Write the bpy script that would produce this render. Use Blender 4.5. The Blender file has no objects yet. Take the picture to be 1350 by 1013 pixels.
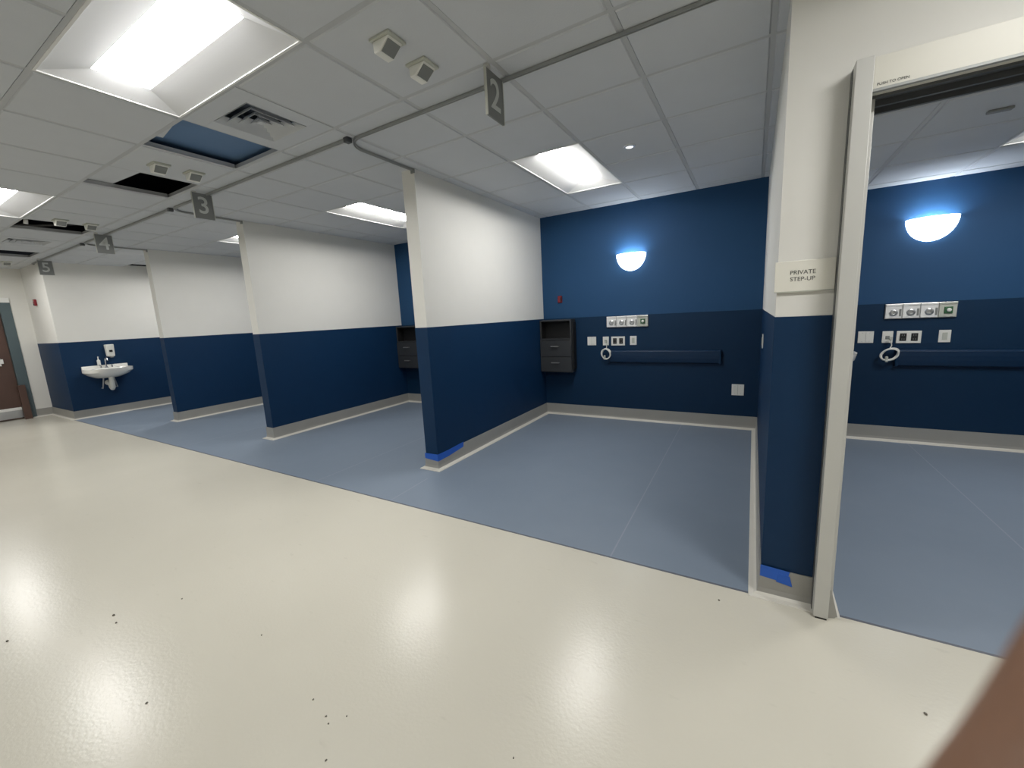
import bpy, bmesh, math, random
from mathutils import Vector, Matrix, Euler
random.seed(7)
scene = bpy.context.scene
COL = scene.collection
PI = math.pi

# ------------------------------------------------------------------ measures
H = 2.666          # ceiling
HP = 2.39          # ceiling of the private room
YB = 5.21          # back wall
YF = 2.123         # edge of the blue floor
YP = 2.147         # front of pier
YA = 2.815         # front of the partitions
W = 1.337          # top of navy wainscot
XR = 0.082         # right wall of bay
XA, XB, XC, XD, XE = -2.52, -5.235, -7.92, -10.14, -11.38
TP = 0.14          # partition thickness
XQ = 0.335         # inner face of pier wall (private room side)
XQ2 = 3.30
YS = -1.55         # corridor wall behind the viewer
XZ = 5.2
CB = 0.146         # cove base height

def lin(c):
    return c / 12.92 if c <= 0.04045 else ((c + 0.055) / 1.055) ** 2.4
def srgb(r, g, b):
    return (lin(r / 255), lin(g / 255), lin(b / 255), 1)

# ------------------------------------------------------------------ materials
MATS = {}
def mat(name, col, rough=0.5, metal=0.0, var=0.04, scale=6.0, bump=0.0, bscale=60.0, spec=0.5, emit=None, estr=0.0, coat=0.0):
    if name in MATS:
        return MATS[name]
    m = bpy.data.materials.new(name); m.use_nodes = True
    nt = m.node_tree; N = nt.nodes; L = nt.links
    p = N['Principled BSDF']
    p.inputs['Roughness'].default_value = rough
    p.inputs['Metallic'].default_value = metal
    p.inputs['Specular IOR Level'].default_value = spec
    p.inputs['Coat Weight'].default_value = coat
    tc = N.new('ShaderNodeTexCoord')
    nz = N.new('ShaderNodeTexNoise'); nz.inputs['Scale'].default_value = scale; nz.inputs['Detail'].default_value = 4
    L.new(tc.outputs['Object'], nz.inputs['Vector'])
    rp = N.new('ShaderNodeMix'); rp.data_type = 'RGBA'
    rp.inputs[6].default_value = tuple(max(0, c * (1 - var)) for c in col[:3]) + (1,)
    rp.inputs[7].default_value = tuple(min(1, c * (1 + var)) for c in col[:3]) + (1,)
    L.new(nz.outputs['Fac'], rp.inputs[0]); L.new(rp.outputs[2], p.inputs['Base Color'])
    if bump:
        nb = N.new('ShaderNodeTexNoise'); nb.inputs['Scale'].default_value = bscale; nb.inputs['Detail'].default_value = 3
        L.new(tc.outputs['Object'], nb.inputs['Vector'])
        b = N.new('ShaderNodeBump'); b.inputs['Strength'].default_value = bump; b.inputs['Distance'].default_value = 0.003
        L.new(nb.outputs['Fac'], b.inputs['Height']); L.new(b.outputs['Normal'], p.inputs['Normal'])
    if emit:
        p.inputs['Emission Color'].default_value = emit
        p.inputs['Emission Strength'].default_value = estr
    MATS[name] = m
    return m

WHITE = mat('white_wall_paint', srgb(221, 220, 215), 0.6, spec=0.3, bump=0.08, bscale=220, var=0.02)
NAVY = mat('navy_wainscot_sheet', srgb(14, 46, 78), 0.5, bump=0.12, bscale=300, var=0.05, spec=0.22)
NAVYDK = mat('dark_navy_back_wainscot', srgb(13, 44, 72), 0.5, bump=0.12, bscale=300, var=0.05, spec=0.22)
BLUE = mat('blue_wall_paint', srgb(33, 71, 108), 0.6, spec=0.25, bump=0.08, bscale=220, var=0.03)
COVE = mat('grey_cove_base', srgb(152, 151, 146), 0.4, var=0.05)
TOE = mat('pale_cove_toe', srgb(206, 203, 194), 0.4, var=0.04)
TILE = mat('ceiling_tile', srgb(198, 201, 205), 0.85, bump=0.25, bscale=140, var=0.03)
GRID = mat('ceiling_grid', srgb(184, 186, 188), 0.6, var=0.02)
DARK = mat('plenum_dark', srgb(40, 42, 48), 0.8)
DUCT = mat('bluish_duct', srgb(92, 122, 158), 0.6, var=0.06)
ALU = mat('painted_metal', srgb(194, 194, 190), 0.4, metal=0.15, var=0.03)
HEAD = mat('cream_header_metal', srgb(212, 210, 200), 0.4, var=0.02)
TRACK = mat('grey_track_metal', srgb(150, 152, 150), 0.45, metal=0.2, var=0.04)
BLACK = mat('black_plastic', srgb(18, 18, 19), 0.5)
BRONZE = mat('dark_track_channel', srgb(84, 86, 88), 0.4, metal=0.3)
LIGHTW = mat('white_enamel', srgb(230, 230, 228), 0.45, var=0.01)
REFL = mat('white_reflector', srgb(218, 219, 221), 0.5, var=0.01)
VENTW = mat('vent_enamel', srgb(196, 199, 203), 0.5, var=0.01)
PLAST = mat('white_plastic', srgb(224, 224, 218), 0.35, var=0.02)
PLASTG = mat('pale_grey_plastic', srgb(184, 186, 176), 0.45, var=0.03)
GREYP = mat('mid_grey_plastic', srgb(128, 130, 128), 0.45, var=0.03)
STEEL = mat('brushed_steel', srgb(190, 192, 194), 0.3, metal=0.9, var=0.06)
CHROME = mat('chrome', srgb(215, 217, 220), 0.12, metal=1.0, var=0.02)
CHAR = mat('charcoal_laminate', srgb(52, 54, 57), 0.45, var=0.06)
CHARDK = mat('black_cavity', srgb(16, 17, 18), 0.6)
HANDLE = mat('grey_handle', srgb(150, 150, 148), 0.35, metal=0.6)
PORC = mat('white_porcelain', srgb(238, 237, 232), 0.15, var=0.01, coat=0.3)
RED = mat('red_plastic', srgb(176, 22, 26), 0.4)
REDDK = mat('dark_red_plastic', srgb(122, 24, 34), 0.4)
GREEN = mat('green_ring', srgb(46, 92, 60), 0.4)
TAPE = mat('blue_masking_tape', srgb(34, 92, 190), 0.6, var=0.08)
SIGNG = mat('grey_sign_plate', srgb(118, 120, 119), 0.5, var=0.03)
SIGNT = mat('pale_numeral', srgb(190, 193, 190), 0.5, var=0.01)
INK = mat('dark_ink', srgb(70, 72, 70), 0.6)
PAPER = mat('white_sign_plate', srgb(226, 224, 214), 0.45, var=0.01)
WOOD = mat('brown_door_wood', srgb(84, 62, 54), 0.45, var=0.25, scale=3.0)
FRAMEG = mat('blue_grey_door_frame', srgb(84, 99, 104), 0.4, metal=0.1)
BUMPER = mat('navy_bumper_rail', srgb(14, 42, 70), 0.4, var=0.04, spec=0.25)
SEAM = mat('weld_seam', srgb(132, 139, 155), 0.45)
CRUMB = mat('dark_grit', srgb(112, 108, 98), 0.9, var=0.3, scale=200)
SKIN = mat('brown_skin', srgb(150, 111, 86), 0.5, var=0.12, scale=60, bump=0.2, bscale=500)
SLEEVE = mat('dark_sleeve_cloth', srgb(40, 44, 52), 0.9, bump=0.3, bscale=300)

LENSC = mat('lit_corridor_diffuser', srgb(250, 250, 250), 0.5, emit=(1.0, 0.985, 0.955, 1), estr=52.0)
LENS = mat('lit_diffuser', srgb(250, 250, 250), 0.5, emit=(1.0, 0.985, 0.955, 1), estr=43.0)
SHADE = mat('lit_frosted_shade', srgb(250, 250, 250), 0.4, emit=(0.86, 0.93, 1.0, 1), estr=5.0)
BULB = mat('lit_bulb', srgb(250, 250, 250), 0.4, emit=(0.84, 0.92, 1.0, 1), estr=150.0)

def floor_white():
    m = bpy.data.materials.new('white_resinous_floor'); m.use_nodes = True
    nt = m.node_tree; N = nt.nodes; L = nt.links; p = N['Principled BSDF']
    tc = N.new('ShaderNodeTexCoord')
    n1 = N.new('ShaderNodeTexNoise'); n1.inputs['Scale'].default_value = 1.3; n1.inputs['Detail'].default_value = 5
    L.new(tc.outputs['Object'], n1.inputs['Vector'])
    mx = N.new('ShaderNodeMix'); mx.data_type = 'RGBA'
    mx.inputs[6].default_value = srgb(197, 193, 180); mx.inputs[7].default_value = srgb(207, 203, 190)
    L.new(n1.outputs['Fac'], mx.inputs[0])
    # fine scuffs
    n2 = N.new('ShaderNodeTexNoise'); n2.inputs['Scale'].default_value = 9; n2.inputs['Detail'].default_value = 6
    mp = N.new('ShaderNodeMapping'); mp.inputs['Scale'].default_value = (1.0, 3.2, 1); mp.inputs['Rotation'].default_value = (0, 0, 0.6)
    L.new(tc.outputs['Object'], mp.inputs['Vector']); L.new(mp.outputs['Vector'], n2.inputs['Vector'])
    cr = N.new('ShaderNodeValToRGB'); cr.color_ramp.elements[0].position = 0.66; cr.color_ramp.elements[1].position = 0.80
    cr.color_ramp.elements[0].color = (0, 0, 0, 1); cr.color_ramp.elements[1].color = (0.22, 0.22, 0.22, 1)
    L.new(n2.outputs['Fac'], cr.inputs[0])
    m2 = N.new('ShaderNodeMix'); m2.data_type = 'RGBA'; m2.inputs[7].default_value = srgb(150, 147, 134)
    L.new(cr.outputs['Color'], m2.inputs[0]); L.new(mx.outputs[2], m2.inputs[6]); L.new(m2.outputs[2], p.inputs['Base Color'])
    # orange-peel surface that breaks up the reflections
    n3 = N.new('ShaderNodeTexNoise'); n3.inputs['Scale'].default_value = 75; n3.inputs['Detail'].default_value = 3
    L.new(tc.outputs['Object'], n3.inputs['Vector'])
    b = N.new('ShaderNodeBump'); b.inputs['Strength'].default_value = 0.26; b.inputs['Distance'].default_value = 0.002
    L.new(n3.outputs['Fac'], b.inputs['Height']); L.new(b.outputs['Normal'], p.inputs['Normal'])
    p.inputs['Roughness'].default_value = 0.24
    p.inputs['Specular IOR Level'].default_value = 0.32
    return m
def floor_blue():
    m = bpy.data.materials.new('blue_sheet_vinyl'); m.use_nodes = True
    nt = m.node_tree; N = nt.nodes; L = nt.links; p = N['Principled BSDF']
    tc = N.new('ShaderNodeTexCoord')
    n1 = N.new('ShaderNodeTexNoise'); n1.inputs['Scale'].default_value = 1.6; n1.inputs['Detail'].default_value = 6; n1.inputs['Roughness'].default_value = 0.65
    L.new(tc.outputs['Object'], n1.inputs['Vector'])
    mx = N.new('ShaderNodeMix'); mx.data_type = 'RGBA'
    mx.inputs[6].default_value = srgb(112, 125, 140); mx.inputs[7].default_value = srgb(124, 136, 151)
    L.new(n1.outputs['Fac'], mx.inputs[0])
    v = N.new('ShaderNodeTexNoise'); v.inputs['Scale'].default_value = 110; v.inputs['Detail'].default_value = 2
    L.new(tc.outputs['Object'], v.inputs['Vector'])
    m2 = N.new('ShaderNodeMix'); m2.data_type = 'RGBA'; m2.blend_type = 'MULTIPLY'; m2.inputs[0].default_value = 0.25
    L.new(mx.outputs[2], m2.inputs[6]); L.new(v.outputs['Color'], m2.inputs[7])
    L.new(mx.outputs[2], p.inputs['Base Color'])
    b = N.new('ShaderNodeBump'); b.inputs['Strength'].default_value = 0.15; b.inputs['Distance'].default_value = 0.001
    L.new(v.outputs['Fac'], b.inputs['Height']); L.new(b.outputs['Normal'], p.inputs['Normal'])
    p.inputs['Roughness'].default_value = 0.46
    p.inputs['Specular IOR Level'].default_value = 0.35
    return m
FLW = floor_white(); FLB = floor_blue()

# ------------------------------------------------------------------ mesh builder
class MB:
    def __init__(s):
        s.v = []; s.f = []; s.m = []
    def add(s, verts, faces, mi=0):
        o = len(s.v); s.v += [tuple(v) for v in verts]
        for f in faces:
            s.f.append([i + o for i in f]); s.m.append(mi)
        return s
    def box(s, x0, x1, y0, y1, z0, z1, mi=0, M=None):
        vs = [Vector((x, y, z)) for z in (z0, z1) for y in (y0, y1) for x in (x0, x1)]
        if M: vs = [M @ v for v in vs]
        return s.add(vs, [(0, 2, 3, 1), (4, 5, 7, 6), (0, 1, 5, 4), (2, 6, 7, 3), (0, 4, 6, 2), (1, 3, 7, 5)], mi)
    def hexa(s, bottom, top, mi=0):
        n = len(bottom)
        fs = [tuple(range(n))[::-1], tuple(range(n, 2 * n))]
        for i in range(n):
            j = (i + 1) % n; fs.append((i, j, n + j, n + i))
        return s.add(list(bottom) + list(top), fs, mi)
    def tube(s, pts, r, n=10, mi=0, closed=False):
        pts = [Vector(p) for p in pts]; k = len(pts); rs = r if isinstance(r, (list, tuple)) else [r] * k
        rings = []; up = None
        for i, p in enumerate(pts):
            a = pts[(i - 1) % k] if (closed or i > 0) else p
            b = pts[(i + 1) % k] if (closed or i < k - 1) else p
            t = (b - a).normalized()
            if up is None:
                up = Vector((0, 0, 1)) if abs(t.z) < .9 else Vector((1, 0, 0))
            u = (up - t * up.dot(t)).normalized(); w = t.cross(u); up = u
            rings.append([p + (u * math.cos(2 * PI * q / n) + w * math.sin(2 * PI * q / n)) * rs[i] for q in range(n)])
        fs = []
        for i in range(k if closed else k - 1):
            for q in range(n):
                a = i * n + q; b = i * n + (q + 1) % n; c = ((i + 1) % k) * n + (q + 1) % n; d = ((i + 1) % k) * n + q
                fs.append((a, b, c, d))
        if not closed:
            fs.append(tuple(range(n))[::-1]); fs.append(tuple((k - 1) * n + q for q in range(n)))
        return s.add([v for rg in rings for v in rg], fs, mi)
    def lathe(s, prof, n=32, mi=0, M=None, a0=0.0, a1=2 * PI):
        full = abs(a1 - a0 - 2 * PI) < 1e-6; k = n if full else n + 1
        vs = []
        for r, z in prof:
            for q in range(k):
                a = a0 + (a1 - a0) * q / n
                v = Vector((r * math.cos(a), r * math.sin(a), z)); vs.append(M @ v if M else v)
        fs = []
        for i in range(len(prof) - 1):
            for q in range(n):
                q2 = (q + 1) % k
                fs.append((i * k + q, i * k + q2, (i + 1) * k + q2, (i + 1) * k + q))
        return s.add(vs, fs, mi)
    def sweep(s, prof, path, mi_of=None, caps=True):
        """profile (d outward to the left of travel, z) along a level polyline with mitred corners"""
        P = [Vector((x, y)) for x, y in path]; k = len(P); n = len(prof); vs = []
        for i in range(k):
            ts = []
            if i > 0: ts.append((P[i] - P[i - 1]).normalized())
            if i < k - 1: ts.append((P[i + 1] - P[i]).normalized())
            ns = [Vector((-t.y, t.x)) for t in ts]
            if len(ns) == 2:
                nn = (ns[0] + ns[1]).normalized(); nn = nn / max(.3, nn.dot(ns[0]))
            else: nn = ns[0]
            for d, z in prof:
                q = P[i] + nn * d; vs.append((q.x, q.y, z))
        o = len(s.v); s.v += vs
        for i in range(k - 1):
            for j in range(n - 1):
                s.f.append([o + i * n + j, o + (i + 1) * n + j, o + (i + 1) * n + j + 1, o + i * n + j + 1])
                s.m.append(mi_of(j) if mi_of else 0)
        if caps:
            s.f.append([o + j for j in range(n)]); s.m.append(0)
            s.f.append([o + (k - 1) * n + j for j in range(n)][::-1]); s.m.append(0)
        return s
    def build(s, name, mats, parent=None, bevel=0.0, smooth=False, seg=2, recalc=True):
        me = bpy.data.meshes.new(name); me.from_pydata(s.v, [], s.f)
        if not isinstance(mats, (list, tuple)): mats = [mats]
        for m in mats: me.materials.append(m)
        for p, i in zip(me.polygons, s.m):
            p.material_index = i; p.use_smooth = smooth
        if recalc:
            b = bmesh.new(); b.from_mesh(me); bmesh.ops.recalc_face_normals(b, faces=b.faces); b.to_mesh(me); b.free()
        o = bpy.data.objects.new(name, me); COL.objects.link(o)
        if parent: o.parent = parent
        if bevel:
            md = o.modifiers.new('bevel', 'BEVEL'); md.width = bevel; md.segments = seg; md.limit_method = 'ANGLE'; md.angle_limit = 0.6
        if smooth:
            try: me.set_sharp_from_angle(angle=0.7)
            except Exception: pass
        return o

def tag(o, label, cat, group=None, kind=None):
    o['label'] = label; o['category'] = cat
    if group: o['group'] = group
    if kind: o['kind'] = kind
    return o
def thing(name, label, cat, loc=(0, 0, 0), rot=(0, 0, 0), group=None, kind=None):
    o = bpy.data.objects.new(name, None); COL.objects.link(o); o.empty_display_size = 0.1
    o.location = loc; o.rotation_euler = rot
    return tag(o, label, cat, group, kind)
def dup(root, loc, label, rot=None, group=None):
    r = root.copy(); COL.objects.link(r); r.location = loc
    if rot is not None: r.rotation_euler = rot
    r['label'] = label
    if group: r['group'] = group
    for ch in list(root.children):
        c = ch.copy(); COL.objects.link(c); c.parent = r
        for g in list(ch.children):
            d = g.copy(); COL.objects.link(d); d.parent = c
    return r
def struct(name, mb, mats, label, cat, **k):
    o = mb.build(name, mats, **k); return tag(o, label, cat, None, 'structure')
def text(name, s, size, m, parent, M, depth=0.0012, weight=0.0):
    c = bpy.data.curves.new('t', 'FONT'); c.body = s; c.size = size; c.extrude = depth; c.align_x = 'CENTER'; c.align_y = 'CENTER'; c.offset = weight
    t = bpy.data.objects.new('t', c); COL.objects.link(t)
    dg = bpy.context.evaluated_depsgraph_get()
    me = bpy.data.meshes.new_from_object(t.evaluated_get(dg)); bpy.data.objects.remove(t)
    me.transform(M); me.materials.clear(); me.materials.append(m)
    o = bpy.data.objects.new(name, me); COL.objects.link(o); o.parent = parent
    return o

# ------------------------------------------------------------------ floor
struct('floor_corridor', MB().box(XE - 2.2, XZ, YS, YF, -0.06, 0), FLW, 'glossy off-white resinous corridor floor in front of the bays', 'floor')
fb = MB().box(XD - 0.0, XZ, YF, YB + .1, -0.06, 0.0)
struct('floor_bays', fb, FLB, 'matte blue-grey sheet floor inside the treatment bays', 'floor')
struct('trim_1', MB().box(XD, XZ, YF - .006, YF + .006, 0, 0.0012), mat('floor_joint', srgb(88, 92, 102), .5), 'dark joint line between the white and the blue floor', 'floor joint')
sm = MB()
for (x0, y0, x1, y1) in [(-.66, YF, -.70, YB - .05), (1.325, YF, 1.325, YB - .05), (-2.44, YF, -2.47, 2.6), (-3.4, YF, -3.42, YB - .05), (-6.1, YF, -6.1, YB - .05)]:
    w = .004
    sm.add([(x0 - w, y0, .0007), (x0 + w, y0, .0007), (x1 + w, y1, .0007), (x1 - w, y1, .0007)], [(0, 1, 2, 3)])
struct('trim_2', sm, SEAM, 'pale welded seams running across the blue floor', 'floor seam')

# ------------------------------------------------------------------ walls
def wall(name, x0, x1, y0, y1, zones, label, ztop=None, extra=None):
    """zones: list of (z0, z1, material)"""
    mb = MB(); mats = []
    for z0, z1, m in zones:
        if m not in mats: mats.append(m)
        e = 0.0025 if m in (NAVY, NAVYDK) else 0
        mb.box(x0 - e, x1 + e, y0 - e, y1 + e, z0, z1, mats.index(m))
    return struct(name, mb, mats, label, 'wall')
ZP = [(0, W, NAVY), (W, H + .03, WHITE)]
wall('wall_partition', XA - TP, XA, YA, YB, ZP, 'white over navy partition wall between bays 2 and 3')
wall('wall_partition', XB - TP, XB, YA, YB, ZP, 'white over navy partition wall between bays 3 and 4')
wall('wall_partition', XC - TP, XC, YA, YB, ZP, 'white over navy partition wall between bays 4 and 5')
wall('wall_left', XE, XD, YP, YB, ZP, 'thick white over navy wall carrying the far sink')
wall('wall_right', XR, XQ, YP, YB, ZP, 'white over navy pier wall between bay 2 and the private room')
wall('wall_back', XE, XZ, YB, YB + .12, [(0, W, NAVYDK), (W, H + .03, BLUE)], 'blue wall behind the beds, darker navy below')
wall('wall_front', XQ, XZ, YP, YP + .16, [(2.24, H + .03, WHITE)], 'white wall above the sliding door header')
wall('wall_front', 2.72, XZ, YP, YP + .16, [(0, W, NAVY), (W, 2.24, WHITE)], 'white over navy wall to the right of the sliding door, outside the frame')
wall('wall_room', XQ2, XQ2 + .14, YP + .16, YB, ZP, 'right hand wall of the private room')
wall('wall_rear', XE, XZ, YS - .12, YS, [(0, H + .03, WHITE)], 'white corridor wall behind the viewer')
wall('wall_side', XZ, XZ + .12, YS, YB, [(0, H + .03, WHITE)], 'white wall closing the corridor behind the viewer to the right')
# end wall with a door opening
DY0, DY1, DZ = 0.10, 1.80, 2.08
ew = MB()
ew.box(XE - .14, XE, DY1 + .02, YP, 0, H + .03); ew.box(XE - .14, XE, YS, DY0 - .02, 0, H + .03); ew.box(XE - .14, XE, DY0 - .02, DY1 + .02, DZ + .02, H + .03)
struct('wall_end', ew, WHITE, 'white end wall of the corridor around the double door', 'wall')

# ------------------------------------------------------------------ cove base
CP = [(0.0, CB), (0.007, CB), (0.009, 0.040), (0.014, 0.018), (0.026, 0.008), (0.046, 0.005), (0.049, 0.0)]
cmi = lambda j: 1 if j >= 3 else 0
def cove(name, path, label):
    o = MB().sweep(CP, path, cmi).build(name, [COVE, TOE]); return tag(o, label, 'baseboard', None, 'structure')
def cove_around(x, lab):       # partition: left side, front end, right side
    cove('baseboard_partition', [(x - TP - .003, YB), (x - TP - .003, YA - .003), (x + .003, YA - .003), (x + .003, YB)][::-1], lab)
cove_around(XA, 'grey cove base around the partition between bays 2 and 3')
cove_around(XB, 'grey cove base around the partition between bays 3 and 4')
cove_around(XC, 'grey cove base around the partition between bays 4 and 5')
cove('baseboard_back', [(XA, YB - .003), (XR, YB - .003)][::-1], 'grey cove base along the back wall of bay 2')
cove('baseboard_back', [(XB, YB - .003), (XA - TP, YB - .003)][::-1], 'grey cove base along the back wall of bay 3')
cove('baseboard_back', [(XC, YB - .003), (XB - TP, YB - .003)][::-1], 'grey cove base along the back wall of bay 4')
cove('baseboard_back', [(XD, YB - .003), (XC - TP, YB - .003)][::-1], 'grey cove base along the back wall of bay 5')
cove('baseboard_back', [(XQ, YB - .003), (XQ2, YB - .003)][::-1], 'grey cove base along the back wall of the private room')
cove('baseboard_right', [(XR - .003, YB), (XR - .003, YP - .003), (XQ + .003, YP - .003), (XQ + .003, YB)][::-1], 'grey cove base around the pier wall')
cove('baseboard_left', [(XE + .0, YP - .003), (XD + .003, YP - .003), (XD + .003, YB)][::-1], 'grey cove base along the far sink wall')
cove('baseboard_end', [(XE + .003, DY1 + .02), (XE + .003, YP)][::-1], 'grey cove base of the end wall beside the door')

# ------------------------------------------------------------------ ceiling
P = 0.6096
def gx(i): return -1.19 + P * i
def gy(j): return 1.36 + P * j
def cell(x, y):
    return (math.floor((x + 1.19) / P + 1e-4), math.floor((y - 1.36) / P + 1e-4))
def build_ceiling(name, X0, X1, Y0, Y1, z, skip, label, ox=0.0, oy=0.0):
    mb = MB()
    i0 = math.floor((X0 + 1.19 - ox) / P) - 1; i1 = math.ceil((X1 + 1.19 - ox) / P) + 1
    j0 = math.floor((Y0 - 1.36 - oy) / P) - 1; j1 = math.ceil((Y1 - 1.36 - oy) / P) + 1
    g = .012
    for i in range(i0, i1):
        for j in range(j0, j1):
            a, b, c, d = gx(i) + ox, gx(i + 1) + ox, gy(j) + oy, gy(j + 1) + oy
            a, b, c, d = max(a, X0), min(b, X1), max(c, Y0), min(d, Y1)
            if b - a < .03 or d - c < .03 or (i, j) in skip: continue
            a += g; b -= g; c += g; d -= g; e = .006
            mb.hexa([(a, c, z + .007), (b, c, z + .007), (b, d, z + .007), (a, d, z + .007)][::-1] if 0 else
                    [(a + e, c + e, z), (b - e, c + e, z), (b - e, d - e, z), (a + e, d - e, z)],
                    [(a, c, z + .008), (b, c, z + .008), (b, d, z + .008), (a, d, z + .008)], 0)
            mb.box(a - .004, b + .004, c - .004, d + .004, z + .0095, z + .022, 0)
    # tee bars, broken where a light takes two cells
    for i in range(i0, i1 + 1):
        x = gx(i) + ox
        if not (X0 - .02 < x < X1 + .02): continue
        for j in range(j0, j1):
            c, d = max(gy(j) + oy, Y0), min(gy(j + 1) + oy, Y1)
            if d - c < .01 or ((i, j) in skip and (i - 1, j) in skip and skip[(i, j)] == skip[(i - 1, j)]): continue
            mb.box(x - g, x + g, c + g, d - g, z + .005, z + .0095, 1)
            mb.box(x - .001, x + .001, c + g, d - g, z + .0096, z + .04, 1)
    for j in range(j0, j1 + 1):
        y = gy(j) + oy
        if not (Y0 - .02 < y < Y1 + .02): continue
        for i in range(i0, i1):
            a, b = max(gx(i) + ox, X0), min(gx(i + 1) + ox, X1)
            if b - a < .01 or ((i, j) in skip and (i, j - 1) in skip and skip[(i, j)] == skip[(i, j - 1)]): continue
            mb.box(a - g, b - g, y - g, y + g, z + .005, z + .0095, 1)
            mb.box(a - g, b - g, y - .001, y + .001, z + .0096, z + .04, 1)
    # wall angle
    for q in ((X0, X1, Y0, Y0 + .02), (X0, X1, Y1 - .02, Y1), (X0, X0 + .02, Y0, Y1), (X1 - .02, X1, Y0, Y1)):
        mb.box(*q, z + .006, z + .0078, 1)
    o = mb.build(name, [TILE, GRID]); return tag(o, label, 'ceiling', None, 'structure')
SK = {}
def skip(key, *cs):
    for x, y in cs: SK[cell(x, y)] = key
corr_lights = [-2.41, -6.07, -9.73, 1.25, 4.91]          # centres, long side along X
for k, x in enumerate(corr_lights): skip(('c', k), (x - .3, 1.0), (x + .3, 1.0))
bay_lights = [-1.495, -3.935, -6.373, -8.81]
for k, x in enumerate(bay_lights): skip(('b', k), (x, 3.4), (x, 4.1))
holes = [(-3.32, 1.6), (-4.54, 1.6), (-6.98, 1.6), (-9.42, 1.6), (-10.03, 3.4)]
for k, q in enumerate(holes): skip(('h', k), q)
vents = [(-2.71, 1.66), (-8.20, 1.66)]
for k, q in enumerate(vents): skip(('v', k), q)
build_ceiling('ceiling', XE, XZ, YS, YP, H, SK, 'grey suspended tile ceiling over the corridor')
SKB = SK
build_ceiling('ceiling_bays', XE, XR + .1, YP, YB, H, SKB, 'grey suspended tile ceiling over the bays')
SKP = {}
POX, POY = .82 - gx(3), 0.0     # private room grid
for y in (3.4, 4.1):
    SKP[(math.floor((1.73 + 1.19 - POX) / P), math.floor((y - 1.36) / P))] = ('p', 0)
build_ceiling('ceiling_private_room', XQ, XQ2, YP + .16, YB, HP, SKP, 'lower suspended tile ceiling inside the private room', POX, POY)
struct('ceiling_deck', MB().box(XE, XZ, YS, YB, H + .75, H + .8), DARK, 'dark deck above the missing ceiling tiles', 'ceiling')  # dark slab added over the plenum so the open cells look dark

# ------------------------------------------------------------------ ceiling lights (2 x 4 ft troffers), long side along local X
def make_light(label, loc, rot, group, lens=None, zz=.044, cv=.006):
    t = thing('ceiling_light', label, 'ceiling light', loc, rot, group)
    a, b = .602, .2985
    fr = MB(); f = .011
    for q in ((-a, a, -b, -b + f), (-a, a, b - f, b), (-a, -a + f, -b + f, b - f), (a - f, a, -b + f, b - f)):
        fr.box(*q, -.004, .008)
    fr.build('frame', LIGHTW, t)
    A, B = a - f, b - f; la, lb = a - .125, .118
    rf = MB()
    o = [(-A, -B, 0), (A, -B, 0), (A, B, 0), (-A, B, 0)]; i = [(-la, -lb, zz), (la, -lb, zz), (la, lb, zz), (-la, lb, zz)]
    i2 = [(x, y, z + .012) for x, y, z in i]
    rf.add(o + i + i2, [(0, 1, 5, 4), (1, 2, 6, 5), (2, 3, 7, 6), (3, 0, 4, 7), (4, 5, 9, 8), (5, 6, 10, 9), (6, 7, 11, 10), (7, 4, 8, 11)])
    rf.build('reflector', REFL if lens else LIGHTW, t)
    ln = MB()
    n = 10; prof = [(lb * math.sin(-PI / 2 + PI * q / n), zz + .008 - cv * math.cos(-PI / 2 + PI * q / n)) for q in range(n + 1)]
    vs = [(sx * la, y, z) for sx in (-1, 1) for y, z in prof]
    ln.add(vs, [(i, i + 1, n + 2 + i, n + 1 + i) for i in range(n)] + [tuple(range(n + 1)), tuple(range(n + 1, 2 * n + 2))[::-1]])
    ln.build('diffuser', lens or LENS, t, smooth=True)
    hs = MB().box(-a + .002, a - .002, -b + .002, b - .002, zz + .03, .11)
    hs.box(-a + .002, -a + .004, -b, b, .008, zz + .03); hs.box(a - .004, a - .002, -b, b, .008, zz + .03)
    hs.box(-a, a, -b + .002, -b + .004, .008, zz + .03); hs.box(-a, a, b - .004, b - .002, .008, zz + .03)
    hs.build('housing', LIGHTW, t)
    return t
GC = 'recessed lights along the corridor'; GB = 'recessed lights over the bays'
L0 = make_light('large recessed ceiling light nearest the viewer, top left of the picture', (corr_lights[0], gy(-.5), H + .006), (0, 0, 0), GC, LENSC)
LB = make_light('recessed ceiling light in bay 2, between the number sign and the blue wall', (bay_lights[0], gy(4), H + .006), (0, 0, PI / 2), GB, None, .050, .026)
dup(L0, (corr_lights[1], gy(-.5), H + .006), 'recessed corridor light at the left edge, before the torn ceiling opening')
dup(L0, (corr_lights[2], gy(-.5), H + .006), 'farthest recessed corridor light, near the end door')
dup(L0, (corr_lights[3], gy(-.5), H + .006), 'recessed corridor light just to the right behind the viewer')
dup(L0, (corr_lights[4], gy(-.5), H + .006), 'recessed corridor light farthest to the right behind the viewer')
for x, lab in zip(bay_lights[1:], ['recessed ceiling light in bay 3, cut by the nearest partition',
                               'recessed ceiling light in bay 4, only its tip showing', 'recessed ceiling light in bay 5, hidden behind partitions']):
    dup(LB, (x, gy(4), H + .006), lab)
dup(LB, (1.73, gy(4), HP + .006), 'recessed ceiling light in the private room, cut by the right edge', (0, 0, PI / 2), GB)

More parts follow.
